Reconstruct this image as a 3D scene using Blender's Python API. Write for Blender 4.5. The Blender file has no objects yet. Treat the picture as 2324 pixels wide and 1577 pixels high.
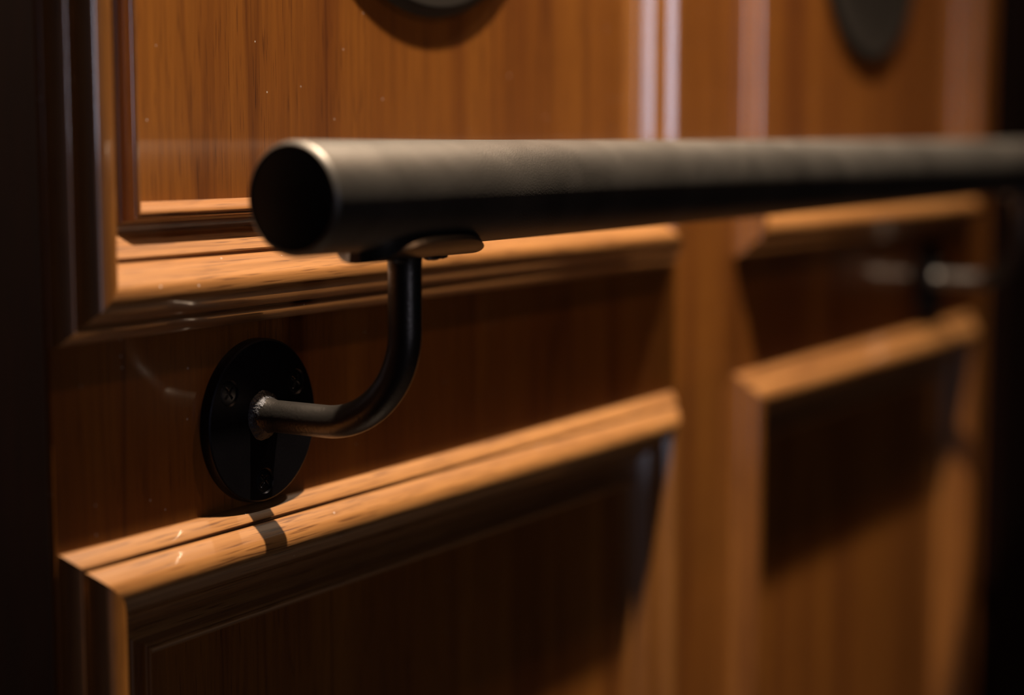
import bpy, bmesh, math, random
from mathutils import Vector, Matrix
random.seed(7)
S = bpy.context.scene
C = S.collection

# ------------------------------------------------------------------ camera
CAM = Vector((0.0, -0.4315, 0.930))
f_px = 4000.0
ax = Vector((2495.0, 470.0, -f_px)).normalized()
pt = math.atan(470.0 / f_px)
az = Vector((0.0, math.cos(pt), math.sin(pt)))
ay = az.cross(ax)
cd = bpy.data.cameras.new('camera')
cam = bpy.data.objects.new('camera', cd)
C.objects.link(cam)
R = Matrix((ax, ay, az)).to_4x4()
cam.matrix_world = Matrix.Translation(CAM) @ R
cd.sensor_width = 36.0
cd.lens = 36.0 * f_px / 2324.0
cd.clip_start = 0.02
cd.dof.use_dof = True
cd.dof.focus_distance = 0.665
cd.dof.aperture_fstop = 3.2
cd.dof.aperture_blades = 0
S.camera = cam

# ------------------------------------------------------------------ world, lights, exposure
w = bpy.data.worlds.new('world'); S.world = w
w.use_nodes = True
w.node_tree.nodes['Background'].inputs[0].default_value = (0.55, 0.45, 0.5, 1)
w.node_tree.nodes['Background'].inputs[1].default_value = 0.0015
vs = S.view_settings
vs.view_transform = 'Standard'; vs.look = 'None'; vs.gamma = 1.0
vs.exposure = 0.0
try: vs.use_curve_mapping = False
except Exception: pass

def spot(name, loc, target, power, color, size_deg, blend, radius):
    l = bpy.data.lights.new(name, 'SPOT')
    l.energy = power; l.color = color; l.spot_size = math.radians(size_deg)
    l.spot_blend = blend; l.shadow_soft_size = radius
    o = bpy.data.objects.new(name, l); C.objects.link(o)
    o.location = loc
    o.rotation_euler = (Vector(target) - Vector(loc)).to_track_quat('-Z', 'Y').to_euler()
    return o
WARM = (1.0, 0.86, 0.66)
spot('downlight', (0.61, -0.188, 2.05), (0.61, -0.13, 0), 200, WARM, 80, 0.8, 0.016)
spot('downlight', (1.30, -0.188, 2.05), (1.34, -0.13, 0), 60, WARM, 80, 0.8, 0.016)
spot('downlight', (1.05, -0.545, 2.05), (0.98, -0.33, 0), 8, (1.0, 0.60, 0.32), 95, 0.8, 0.022)
def area(name, loc, target, power, color, sx, sy):
    l = bpy.data.lights.new(name, 'AREA')
    l.shape = 'RECTANGLE'; l.size = sx; l.size_y = sy; l.energy = power; l.color = color
    o = bpy.data.objects.new(name, l); C.objects.link(o)
    o.location = loc
    o.rotation_euler = (Vector(target) - Vector(loc)).to_track_quat('-Z', 'Y').to_euler()
    return o
# added cool lamps behind the camera, placed for pale streaks on the mouldings
area('cool_streak_light', (-0.50, -2.90, 1.27), (0.9, 0.0, 1.2), 3.9, (0.76, 0.80, 1.0), 0.24, 0.72)
area('cool_streak_light', (-0.50, -2.90, 0.53), (0.9, 0.0, 0.5), 0.45, (0.76, 0.80, 1.0), 0.24, 0.74)  # added dimmer lamp, carries the streaks further down

# ------------------------------------------------------------------ materials
def nt(name):
    m = bpy.data.materials.new(name); m.use_nodes = True
    n = m.node_tree.nodes; l = m.node_tree.links
    return m, n, l, n['Principled BSDF']

def wood(name, axis, dark=1.0, rough=0.42, coat=0.8, spec=0.75, tint=(1, 1, 1), dust=True, gs=1.0, pores=0.30):
    """stained lacquered wood, grain running along the given world axis"""
    m, n, l, b = nt(name)
    tc = n.new('ShaderNodeTexCoord')
    def mapped(scale, along, rot=0.0):
        mp = n.new('ShaderNodeMapping')
        s = [scale] * 3
        s['XYZ'.index(axis)] = along
        mp.inputs['Scale'].default_value = s
        mp.inputs['Rotation'].default_value = (0, rot, 0)
        l.new(tc.outputs['Object'], mp.inputs['Vector'])
        return mp.outputs[0]
    def noise(vec, sc, det, rough_, dist=0.0):
        x = n.new('ShaderNodeTexNoise'); x.inputs['Scale'].default_value = sc
        x.inputs['Detail'].default_value = det; x.inputs['Roughness'].default_value = rough_
        x.inputs['Distortion'].default_value = dist
        l.new(vec, x.inputs['Vector']); return x.outputs[0]
    fig = noise(mapped(24 * gs, 1.6), 1.0, 3.0, 0.5, 0.6)          # broad figure
    fine = noise(mapped(420 * gs, 14), 1.0, 4.0, 0.6)              # fine streaks
    pore = noise(mapped(1500 * gs, 45), 1.0, 2.0, 0.5)             # pores
    r1 = n.new('ShaderNodeValToRGB'); l.new(fig, r1.inputs[0])
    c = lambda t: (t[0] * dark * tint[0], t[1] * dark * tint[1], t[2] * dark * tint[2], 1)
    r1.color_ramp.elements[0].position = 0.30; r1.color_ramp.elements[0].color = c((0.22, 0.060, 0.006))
    r1.color_ramp.elements[1].position = 0.66; r1.color_ramp.elements[1].color = c((0.40, 0.135, 0.018))
    e = r1.color_ramp.elements.new(0.47); e.color = c((0.32, 0.100, 0.012))
    r2 = n.new('ShaderNodeValToRGB'); l.new(fine, r2.inputs[0])
    r2.color_ramp.elements[0].position = 0.30; r2.color_ramp.elements[0].color = (0.70, 0.64, 0.6, 1)
    r2.color_ramp.elements[1].position = 0.62; r2.color_ramp.elements[1].color = (1.08, 1.08, 1.08, 1)
    mx = n.new('ShaderNodeMix'); mx.data_type = 'RGBA'; mx.blend_type = 'MULTIPLY'
    mx.inputs[0].default_value = 0.75
    l.new(r1.outputs[0], mx.inputs[6]); l.new(r2.outputs[0], mx.inputs[7])
    r3 = n.new('ShaderNodeValToRGB'); l.new(pore, r3.inputs[0])
    r3.color_ramp.elements[0].position = pores; r3.color_ramp.elements[0].color = (0.30, 0.22, 0.18, 1)
    r3.color_ramp.elements[1].position = pores + 0.10; r3.color_ramp.elements[1].color = (1, 1, 1, 1)
    my = n.new('ShaderNodeMix'); my.data_type = 'RGBA'; my.blend_type = 'MULTIPLY'
    my.inputs[0].default_value = 0.8
    l.new(mx.outputs[2], my.inputs[6]); l.new(r3.outputs[0], my.inputs[7])
    out = my.outputs[2]
    # a few narrow long dark figure lines
    lin = noise(mapped(34 * gs, 0.9, 0.03), 1.0, 1.0, 0.4, 0.0)
    r5 = n.new('ShaderNodeValToRGB'); l.new(lin, r5.inputs[0])
    els = r5.color_ramp.elements
    els[0].position = 0.485; els[0].color = (1, 1, 1, 1)
    els[1].position = 0.52; els[1].color = (1, 1, 1, 1)
    e = els.new(0.50); e.color = (0.62, 0.55, 0.5, 1)
    mz = n.new('ShaderNodeMix'); mz.data_type = 'RGBA'; mz.blend_type = 'MULTIPLY'
    mz.inputs[0].default_value = 0.8
    l.new(out, mz.inputs[6]); l.new(r5.outputs[0], mz.inputs[7])
    out = mz.outputs[2]
    if dust:
        v = n.new('ShaderNodeTexVoronoi'); v.inputs['Scale'].default_value = 150
        v.inputs['Randomness'].default_value = 1.0
        l.new(tc.outputs['Object'], v.inputs['Vector'])
        th = n.new('ShaderNodeMath'); th.operation = 'LESS_THAN'; th.inputs[1].default_value = 0.055
        l.new(v.outputs['Distance'], th.inputs[0])
        sep = n.new('ShaderNodeSeparateColor'); l.new(v.outputs['Color'], sep.inputs[0])
        th2 = n.new('ShaderNodeMath'); th2.operation = 'LESS_THAN'; th2.inputs[1].default_value = 0.30
        l.new(sep.outputs[0], th2.inputs[0])
        mu = n.new('ShaderNodeMath'); mu.operation = 'MULTIPLY'
        l.new(th.outputs[0], mu.inputs[0]); l.new(th2.outputs[0], mu.inputs[1])
        md = n.new('ShaderNodeMix'); md.data_type = 'RGBA'
        l.new(mu.outputs[0], md.inputs[0]); l.new(out, md.inputs[6])
        md.inputs[7].default_value = (0.62, 0.5, 0.44, 1)
        out = md.outputs[2]
    l.new(out, b.inputs['Base Color'])
    b.inputs['Roughness'].default_value = rough
    b.inputs['Specular IOR Level'].default_value = spec
    b.inputs['Coat Weight'].default_value = coat
    b.inputs['Coat Roughness'].default_value = 0.06
    b.inputs['Coat IOR'].default_value = 1.8
    bp = n.new('ShaderNodeBump'); bp.inputs['Strength'].default_value = 0.25
    bp.inputs['Distance'].default_value = 0.0002
    l.new(pore, bp.inputs['Height']); l.new(bp.outputs[0], b.inputs['Normal'])
    return m

def metal(name, col, rough, metallic=0.85, bump=0.3, bscale=900, coat=0.0, bd=0.0002):
    m, n, l, b = nt(name)
    tc = n.new('ShaderNodeTexCoord')
    x = n.new('ShaderNodeTexNoise'); x.inputs['Scale'].default_value = bscale
    x.inputs['Detail'].default_value = 4
    l.new(tc.outputs['Object'], x.inputs['Vector'])
    y = n.new('ShaderNodeTexNoise'); y.inputs['Scale'].default_value = 30
    y.inputs['Detail'].default_value = 5; y.inputs['Distortion'].default_value = 0.5
    l.new(tc.outputs['Object'], y.inputs['Vector'])
    r = n.new('ShaderNodeValToRGB'); l.new(y.outputs[0], r.inputs[0])
    r.color_ramp.elements[0].position = 0.3; r.color_ramp.elements[0].color = (*[k * 0.8 for k in col], 1)
    r.color_ramp.elements[1].position = 0.7; r.color_ramp.elements[1].color = (*[k * 1.15 for k in col], 1)
    l.new(r.outputs[0], b.inputs['Base Color'])
    mr = n.new('ShaderNodeMapRange'); l.new(y.outputs[0], mr.inputs[0])
    mr.inputs[3].default_value = rough - 0.05; mr.inputs[4].default_value = rough + 0.06
    l.new(mr.outputs[0], b.inputs['Roughness'])
    b.inputs['Metallic'].default_value = metallic
    b.inputs['Coat Weight'].default_value = coat
    bp = n.new('ShaderNodeBump'); bp.inputs['Strength'].default_value = bump
    bp.inputs['Distance'].default_value = bd
    l.new(x.outputs[0], bp.inputs['Height']); l.new(bp.outputs[0], b.inputs['Normal'])
    return m

M = {
    'wood_v': wood('lacquered_wood_upright_grain', 'Z', dark=0.74, tint=(1.04, 1.0, 0.75)),
    'mould_v': wood('lacquered_moulding_wood_upright_grain', 'Z', dark=0.8, tint=(1.0, 1.1, 1.4)),
    'mould_x': wood('lacquered_moulding_wood_level_grain_lit', 'X', dark=0.92, tint=(1.0, 1.28, 2.8), pores=0.335),  # paler than the upright stock, overhead light on level mouldings put into colour
    'jamb': wood('near_black_wood', 'Z', dark=0.02, rough=0.75, coat=0.0, spec=0.08, tint=(1, 0.6, 0.8), dust=False),  # near-black wood for the uprights at both ends of the panelling
    'rail': metal('brushed_dark_bronze', (0.150, 0.128, 0.112), 0.45, 0.9, 0.55, 1300),
    'cap': metal('black_end_cap_metal', (0.02, 0.018, 0.018), 0.6, 0.6, 0.2),
    'arm': metal('blackened_bronze', (0.105, 0.088, 0.078), 0.33, 0.9, 0.6, 900),
    'weld': metal('weld_bead_metal', (0.06, 0.056, 0.06), 0.4, 0.9, 1.0, 1100, bd=0.0006),
    'flange': metal('blackened_plate', (0.020, 0.017, 0.021), 0.38, 0.85, 0.3),
    'screw': metal('black_screw_steel', (0.16, 0.155, 0.165), 0.28, 1.0, 0.1),
    'disc': metal('dark_bronze_plate', (0.024, 0.017, 0.013), 0.55, 0.4, 0.2),
    'floor': metal('dark_floor_stone', (0.03, 0.022, 0.018), 0.4, 0.0, 0.1, 60),
    'ceiling': metal('dark_ceiling_panel', (0.05, 0.04, 0.035), 0.7, 0.0, 0.1, 60),
}

# ------------------------------------------------------------------ helpers
def obj(name, bm, mat, parent=None, sharp=32, smooth=True):
    bmesh.ops.remove_doubles(bm, verts=bm.verts, dist=1e-7)
    bmesh.ops.recalc_face_normals(bm, faces=bm.faces)
    if smooth:
        for fc in bm.faces: fc.smooth = True
        lim = math.radians(sharp)
        for e in bm.edges:
            e.smooth = not (len(e.link_faces) != 2 or e.calc_face_angle(0) > lim)
    me = bpy.data.meshes.new(name); bm.to_mesh(me); bm.free()
    me.materials.append(mat)
    o = bpy.data.objects.new(name, me); C.objects.link(o)
    if parent: o.parent = parent
    return o
def tag(o, label, cat, group=None):
    o['label'] = label; o['category'] = cat
    if group: o['group'] = group
def empty(name, loc):
    o = bpy.data.objects.new(name, None); C.objects.link(o); o.location = loc
    o.empty_display_size = 0.02
    return o
def box(bm, x0, x1, y0, y1, z0, z1):
    vs_ = [bm.verts.new((x, y, z)) for x in (x0, x1) for y in (y0, y1) for z in (z0, z1)]
    for q in ((0,1,3,2),(4,6,7,5),(0,4,5,1),(2,3,7,6),(0,2,6,4),(1,5,7,3)):
        bm.faces.new([vs_[i] for i in q])
def struct(name, bm, mat, **k):
    o = obj(name, bm, mat, **k); o['kind'] = 'structure'; return o
def child(o, parent):
    o.parent = parent
    o.matrix_parent_inverse = Matrix.Translation(parent.location).inverted()

# ------------------------------------------------------------------ setting
PZ_UP0, PZ_UP1 = 0.8620, 1.82       # outer edges of the upper frames
PZ_LO0, PZ_LO1 = 0.14, 0.7928
BAYS = ((0.409, 0.862), (0.943, 1.392))
WX0, WX1 = 0.4080, 1.445
DEPTH = 0.03
bm = bmesh.new()                     # flat frame surface with rectangular openings behind the panels
xs = [WX0] + [v for b in BAYS for v in (b[0] + 0.004, b[1] - 0.004)] + [WX1]
zs = [0.0, PZ_LO0 + 0.004, PZ_LO1 - 0.004, PZ_UP0 + 0.004, PZ_UP1 - 0.004, 2.10]
for i in range(len(xs) - 1):
    for j in range(len(zs) - 1):
        if i in (1, 3) and j in (1, 3): continue
        box(bm, xs[i], xs[i+1], 0.0, DEPTH, zs[j], zs[j+1])
# drop inner duplicate faces
bmesh.ops.remove_doubles(bm, verts=bm.verts, dist=1e-6)
seen = {}
for fc in list(bm.faces):
    k = tuple(sorted(v.index for v in fc.verts)) if False else tuple(sorted(tuple(round(c, 5) for c in v.co) for v in fc.verts))
    seen.setdefault(k, []).append(fc)
dups = [fc for L in seen.values() if len(L) > 1 for fc in L]
bmesh.ops.delete(bm, geom=dups, context='FACES')
struct('wall_back', bm, M['wood_v'], smooth=False)

def bevel_box(x0, x1, y0, y1, z0, z1, r=0.002):
    bm = bmesh.new(); box(bm, x0, x1, y0, y1, z0, z1)
    bmesh.ops.bevel(bm, geom=list(bm.edges), offset=r, segments=3, affect='EDGES', profile=0.5)
    return bm
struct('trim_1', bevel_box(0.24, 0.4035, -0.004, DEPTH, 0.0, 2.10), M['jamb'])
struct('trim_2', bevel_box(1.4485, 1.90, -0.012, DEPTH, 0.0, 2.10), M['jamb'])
bm = bmesh.new(); box(bm, 0.20, 3.60, -2.4, 0.07, -0.03, 0.0)
struct('floor', bm, M['floor'], smooth=False)
bm = bmesh.new(); box(bm, 0.20, 3.60, -2.4, 0.07, 2.10, 2.14)
struct('ceiling', bm, M['ceiling'], smooth=False)

# ------------------------------------------------------------------ panels
def catmull(pts, n=5):
    out = []
    for i in range(len(pts) - 1):
        p0 = pts[max(i-1, 0)]; p1 = pts[i]; p2 = pts[i+1]; p3 = pts[min(i+2, len(pts)-1)]
        for k in range(n):
            t = k / n
            out.append(tuple(0.5 * (2*b + (c-a)*t + (2*a-5*b+4*c-d)*t*t + (-a+3*b-3*c+d)*t**3)
                             for a, b, c, d in zip(p0, p1, p2, p3)))
    out.append(pts[-1]); return out
PROF = [(0, -0.0002), (0.0001, 0.0006)]
PROF += [(0.0004, 0.0014), (0.0008, 0.0021), (0.0045, 0.0058), (0.0051, 0.0061), (0.0056, 0.0057)]
PROF += [(0.0061, 0.0050), (0.0066, 0.0050)]
PROF += [(0.0069, 0.0066), (0.0072, 0.0073), (0.0096, 0.0099)]
PROF += catmull([(0.0102, 0.0105), (0.0114, 0.0116), (0.0132, 0.0125), (0.0154, 0.0129), (0.0176, 0.01265), (0.0190, 0.0121), (0.0199, 0.0114)], 6)
PROF += [(0.0202, 0.0111), (0.0234, 0.0080)]
PROF += catmull([(0.0237, 0.0077), (0.0249, 0.0057), (0.0260, 0.0036)], 3)
PROF += [(0.0263, 0.0016), (0.0272, 0.0014)]
PROF += [(0.0275, 0.0022), (0.0281, 0.0022), (0.0326, -0.0021), (0.0336, -0.0032)]
PROF += catmull([(0.0345, -0.0043), (0.0353, -0.0052), (0.0362, -0.0056)], 3)
PROF += [(0.0392, -0.0060), (0.0400, -0.0056)]
PROF += catmull([(0.0403, -0.0030), (0.0406, -0.0008), (0.0412, -0.0002)], 3)
PROF += [(0.0414, -0.0008), (0.0418, -0.0008)]
PROF += catmull([(0.0420, 0.0002), (0.0428, 0.0004), (0.0440, -0.0004), (0.0452, -0.0020), (0.0462, -0.0040)], 4)
PROF += [(0.0466, -0.0046)]
UI, PP = PROF[-1]

def moulding(x0, x1, z0, z1, side):
    bm = bmesh.new()
    def ring(end):
        vs_ = []
        for u, p in PROF:
            if side == 'bottom': q = ((x0 + u) if not end else (x1 - u), -p, z0 + u)
            if side == 'top':    q = ((x0 + u) if not end else (x1 - u), -p, z1 - u)
            if side == 'left':   q = (x0 + u, -p, (z0 + u) if not end else (z1 - u))
            if side == 'right':  q = (x1 - u, -p, (z0 + u) if not end else (z1 - u))
            vs_.append(bm.verts.new(q))
        u, p = UI, 0.016
        for u in (UI, 0.0042):
            if side == 'bottom': q = ((x0 + u) if not end else (x1 - u), p, z0 + u)
            if side == 'top':    q = ((x0 + u) if not end else (x1 - u), p, z1 - u)
            if side == 'left':   q = (x0 + u, p, (z0 + u) if not end else (z1 - u))
            if side == 'right':  q = (x1 - u, p, (z0 + u) if not end else (z1 - u))
            vs_.append(bm.verts.new(q))
        return vs_
    a, b = ring(False), ring(True)
    n = len(a)
    for i in range(n):
        bm.faces.new((a[i], a[(i+1) % n], b[(i+1) % n], b[i]))
    return bm

labels = {
    (0, 'up'): ('brightly lit upper panel left of the wide upright, behind the rail end', ),
    (1, 'up'): ('blurred upper panel with white glints, right of the wide upright',),
    (0, 'lo'): ('lower panel left of the wide upright, under the sharp bracket and its shadow',),
    (1, 'lo'): ('blurred lower panel right of the wide upright, under the far bracket',),
}
for bi, (x0, x1) in enumerate(BAYS):
    for key, z0, z1 in (('up', PZ_UP0, PZ_UP1), ('lo', PZ_LO0, PZ_LO1)):
        root = empty('wood_panel', ((x0 + x1) / 2, 0, z0))
        tag(root, labels[(bi, key)][0], 'wall panel', 'moulded wood panels on the wall')
        bm = bmesh.new()
        box(bm, x0 + UI, x1 - UI, -PP, 0.016, z0 + UI, z1 - UI)
        child(obj('panel_field', bm, M['wood_v'], smooth=False), root)
        for s in ('left', 'right', 'top', 'bottom'):
            child(obj('moulding', moulding(x0, x1, z0, z1, s), M['mould_v' if s in ('left', 'right') else 'mould_x'], sharp=28), root)

# ------------------------------------------------------------------ lathe / tube tools
def lathe(bm, prof, center, axis, seg=72, cap0=True, cap1=True, squash=None):
    """prof: (radius, height along axis)"""
    a = Vector(axis).normalized()
    t = Vector((0, 0, 1)) if abs(a.z) < 0.9 else Vector((1, 0, 0))
    u = a.cross(t).normalized(); v = a.cross(u)
    rings = []
    for r, h in prof:
        rings.append([bm.verts.new(Vector(center) + a*h + u*(r*math.cos(2*math.pi*i/seg)) + v*(r*math.sin(2*math.pi*i/seg))) for i in range(seg)])
    for A, B in zip(rings, rings[1:]):
        for i in range(seg):
            j = (i + 1) % seg
            bm.faces.new((A[i], A[j], B[j], B[i]))
    if cap0: bm.faces.new(rings[0])
    if cap1: bm.faces.new(rings[-1])
def tube(bm, path, radii, seg=40):
    rings = []; N = len(path)
    side = Vector((1, 0, 0))
    for i, p in enumerate(path):
        d = (path[min(i+1, N-1)] - path[max(i-1, 0)]).normalized()
        n2 = d.cross(side).normalized()
        rings.append([bm.verts.new(p + side*(radii[i]*math.cos(2*math.pi*k/seg)) + n2*(radii[i]*math.sin(2*math.pi*k/seg))) for k in range(seg)])
    for A, B in zip(rings, rings[1:]):
        for i in range(seg):
            j = (i + 1) % seg
            bm.faces.new((A[i], A[j], B[j], B[i]))
    bm.faces.new(rings[0]); bm.faces.new(rings[-1])

# ------------------------------------------------------------------ round plates on the upper panels
for bi, lab in ((0, 'dark round plate cut by the top edge, with a wide brown shadow below'),
                (1, 'blurred dark round plate at the top right of the photo')):
    x0, x1 = BAYS[bi]
    cx = (x0 + x1) / 2
    bm = bmesh.new()
    lathe(bm, [(0.0940, 0.0), (0.0938, 0.0006), (0.0905, 0.0028), (0.0895, 0.0031), (0.0885, 0.0029), (0.0600, 0.0024), (0.0200, 0.0021)],
          (cx, -PP - 0.0002, 1.0765), (0, -1, 0), seg=128)
    o = obj('round_plate', bm, M['disc'])
    tag(o, lab, 'plate', 'round plates on the upper panels')

# ------------------------------------------------------------------ handrail
RR = 0.01905
RY, RZ = -0.0708, 0.9112
RX0, RX1 = 0.4470, 1.405
rail = empty('handrail', ((RX0 + RX1) / 2, 0.0, 0.82))
tag(rail, 'dark bronze tubular handrail on two curved wall brackets', 'handrail')
bm = bmesh.new()
L = RX1 - RX0
lathe(bm, [(0.0170, 0.0004), (0.0176, 0.0), (RR - 0.0010, 0.0004), (RR - 0.0003, 0.0012), (RR, 0.0022)] +
      [(RR, 0.0022 + (L - 0.0040) * k / 8) for k in range(1, 9)] + [(RR - 0.0005, L - 0.0004), (0.0178, L), (0.0170, L - 0.0004)],
      (RX0, RY, RZ), (1, 0, 0), seg=160, cap0=False, cap1=False)
child(obj('rail_tube', bm, M['rail'], sharp=50), rail)
for x, d in ((RX0, 1), (RX1, -1)):
    bm = bmesh.new()
    lathe(bm, [(0.0171, 0.0030), (0.0171, 0.0005), (0.0166, 0.0002), (0.001, 0.0002)], (x, RY, RZ), (d, 0, 0), seg=96)
    child(obj('end_cap', bm, M['cap']), rail)

BR_Z = 0.8268
FT = 0.0045
def circle_pts(cx, cz, r, n):
    return [(cx + r*math.cos(2*math.pi*i/n), cz + r*math.sin(2*math.pi*i/n)) for i in range(n)]
def make_bracket(bx):
    # arm : out of the flange, bending up to the saddle
    path = []
    ay_ = RY + 0.0008; rb = 0.036
    y = -FT + 0.0008
    for k in range(10): path.append(Vector((bx, y + (ay_ + rb - y) * k / 10, BR_Z)))
    for k in range(25):
        t = math.radians(90) * k / 24
        path.append(Vector((bx, ay_ + rb - rb*math.sin(t), BR_Z + rb - rb*math.cos(t))))
    z1 = RZ - RR - 0.0010
    z0 = BR_Z + rb
    for k in range(1, 9): path.append(Vector((bx, ay_, z0 + (z1 - z0) * k / 8)))
    bm = bmesh.new()
    radii = []
    for i, p in enumerate(path):
        r = 0.0061
        d = abs(p.y + FT)
        if i < 10 and d < 0.005: r += 0.0026 * (1 - d / 0.005) ** 2
        if p.z > z1 - 0.004: r += 0.0012 * ((p.z - z1 + 0.004) / 0.004)
        radii.append(r)
    tube(bm, path, radii, 56)
    arm = obj('bracket', bm, M['arm'], sharp=60); child(arm, rail)
    arm['label'] = 'curved blackened arm of a handrail bracket'
    # flange with three countersunk holes
    fc = (bx + 0.0000, 0.8247); FR = 0.0312
    holes = [(fc[0] + 0.0232*math.cos(math.radians(a)), fc[1] + 0.0232*math.sin(math.radians(a))) for a in (147, 33, -90)]
    bm = bmesh.new()
    def ringv(pts, y): return [bm.verts.new((a, y, b)) for a, b in pts]
    def loop_edges(vs_): return [bm.edges.new((vs_[i], vs_[(i+1) % len(vs_)])) for i in range(len(vs_))]
    oc = ringv(circle_pts(fc[0], fc[1], FR - 0.0009, 120), -FT)
    edges = loop_edges(oc)
    hr = []
    for h in holes:
        v = ringv(circle_pts(h[0], h[1], 0.0050, 40), -FT); edges += loop_edges(v); hr.append(v)
    bmesh.ops.triangle_fill(bm, use_beauty=True, use_dissolve=False, edges=edges, normal=(0, -1, 0))
    def bridge(A, B):
        n = len(A)
        for i in range(n): bm.faces.new((A[i], A[(i+1) % n], B[(i+1) % n], B[i]))
    o1 = ringv(circle_pts(fc[0], fc[1], FR - 0.0003, 120), -FT + 0.0003)
    o2 = ringv(circle_pts(fc[0], fc[1], FR, 120), -FT + 0.0010)
    o3 = ringv(circle_pts(fc[0], fc[1], FR, 120), -0.0001)
    bridge(oc, o1); bridge(o1, o2); bridge(o2, o3); bm.faces.new(o3)
    for h, v in zip(holes, hr):
        v2 = ringv(circle_pts(h[0], h[1], 0.0030, 40), -FT + 0.0026); bridge(v, v2); bm.faces.new(v2)
    fl = obj('flange', bm, M['flange'], sharp=25); fl.parent = arm
    fl.matrix_parent_inverse = Matrix.Identity(4)
    # weld where the arm leaves the flange
    bm = bmesh.new()
    seg = 64; prof = [(0.0098, -0.0002), (0.0092, 0.0003), (0.0083, 0.0008), (0.0076, 0.0016), (0.0070, 0.0026), (0.0061, 0.0040)]
    rings = []
    rnd = random.Random(3)
    for r, h in prof:
        ring = []
        for i in range(seg):
            a = 2*math.pi*i/seg
            rr = r + (rnd.uniform(-1, 1) * 0.00022 + 0.0003*math.sin(3*a + 1) + 0.00022*math.sin(7*a + 9*h/0.001)) * (1 if 0 < h < 0.0039 else 0.3)
            ring.append(bm.verts.new((bx + rr*math.cos(a), -FT + 0.0001 - h, BR_Z + rr*math.sin(a))))
        rings.append(ring)
    for A, B in zip(rings, rings[1:]): bridge(A, B)
    wd = obj('weld', bm, M['weld'], sharp=80); wd.parent = arm
    wd.matrix_parent_inverse = fl.matrix_parent_inverse.copy()
    # screws
    for k, h in enumerate(holes):
        bm = bmesh.new()
        rot = rnd.uniform(0, 1.5)
        n = 64; rads = [0.0002, 0.0006, 0.0010, 0.0014, 0.0018, 0.0022, 0.0026, 0.0030, 0.0034, 0.0038, 0.0041, 0.0043]
        rings = []
        for r in rads:
            ring = []
            for i in range(n):
                a = 2*math.pi*i/n
                x_, z_ = r*math.cos(a), r*math.sin(a)
                xr = x_*math.cos(rot) + z_*math.sin(rot); zr = -x_*math.sin(rot) + z_*math.cos(rot)
                slot = max(0.0, 1 - (min(abs(xr), abs(zr)) / 0.00055) ** 4) if max(abs(xr), abs(zr)) < 0.0027 else 0.0
                hgt = 0.0006*math.sqrt(max(0, 1 - (r / 0.0046) ** 2)) - 0.0011*slot
                ring.append(bm.verts.new((h[0] + x_, -FT + 0.0008 - hgt, h[1] + z_)))
            rings.append(ring)
        for A, B in zip(rings, rings[1:]): bridge(A, B)
        bm.faces.new(rings[0])
        base = [bm.verts.new((h[0] + 0.0031*math.cos(2*math.pi*i/n), -FT + 0.0024, h[1] + 0.0031*math.sin(2*math.pi*i/n))) for i in range(n)]
        bridge(rings[-1], base); bm.faces.new(base)
        sc = obj('screw', bm, M['screw'], sharp=40); sc.parent = arm
        sc.matrix_parent_inverse = fl.matrix_parent_inverse.copy()
    # saddle : curved plate under the tube with rounded ends
    bm = bmesh.new()
    HL, NX, NA = 0.0345, 40, 28
    inner, outer = [], []
    for i in range(NX + 1):
        s = -1 + 2*i/NX
        s = math.copysign(1 - (1 - abs(s)) ** 1.6, s)
        x = s*HL
        wdt = math.radians(46) * max(0.02, 1 - abs(s) ** 3.2) ** 0.5
        ri, ro = [], []
        for j in range(NA + 1):
            a = -wdt + 2*wdt*j/NA
            for L_, rad in ((ri, RR + 0.00005), (ro, RR + 0.0040)):
                L_.append(bm.verts.new((bx + 0.004 + x, RY + rad*math.sin(a), RZ - rad*math.cos(a))))
        inner.append(ri); outer.append(ro)
    for i in range(NX):
        for j in range(NA):
            bm.faces.new((inner[i][j], inner[i+1][j], inner[i+1][j+1], inner[i][j+1]))
            bm.faces.new((outer[i][j], outer[i+1][j], outer[i+1][j+1], outer[i][j+1]))
        for j in (0, NA):
            bm.faces.new((inner[i][j], inner[i+1][j], outer[i+1][j], outer[i][j]))
    for i in (0, NX):
        for j in range(NA):
            bm.faces.new((inner[i][j], inner[i][j+1], outer[i][j+1], outer[i][j]))
    sd = obj('saddle', bm, M['arm'], sharp=40); sd.parent = arm
    sd.matrix_parent_inverse = fl.matrix_parent_inverse.copy()
    # drops of weld under the saddle
    for k, (dx, dy, r) in enumerate(((0.012, -0.003, 0.0024), (0.019, -0.002, 0.0018), (-0.010, -0.004, 0.0022))):
        bm = bmesh.new()
        bmesh.ops.create_icosphere(bm, subdivisions=3, radius=r)
        for v in bm.verts:
            v.co.x *= 2.0; v.co.z *= 0.45
            v.co += Vector((rnd.uniform(-1, 1), rnd.uniform(-1, 1), rnd.uniform(-1, 1))) * 0.00012
            v.co += Vector((bx + dx, RY + dy, RZ - math.sqrt((RR + 0.0042)**2 - dy*dy)))
        wb = obj('weld_drop', bm, M['arm'], sharp=80); wb.parent = arm
        wb.matrix_parent_inverse = fl.matrix_parent_inverse.copy()
    return arm
make_bracket(0.5112)
make_bracket(1.290)
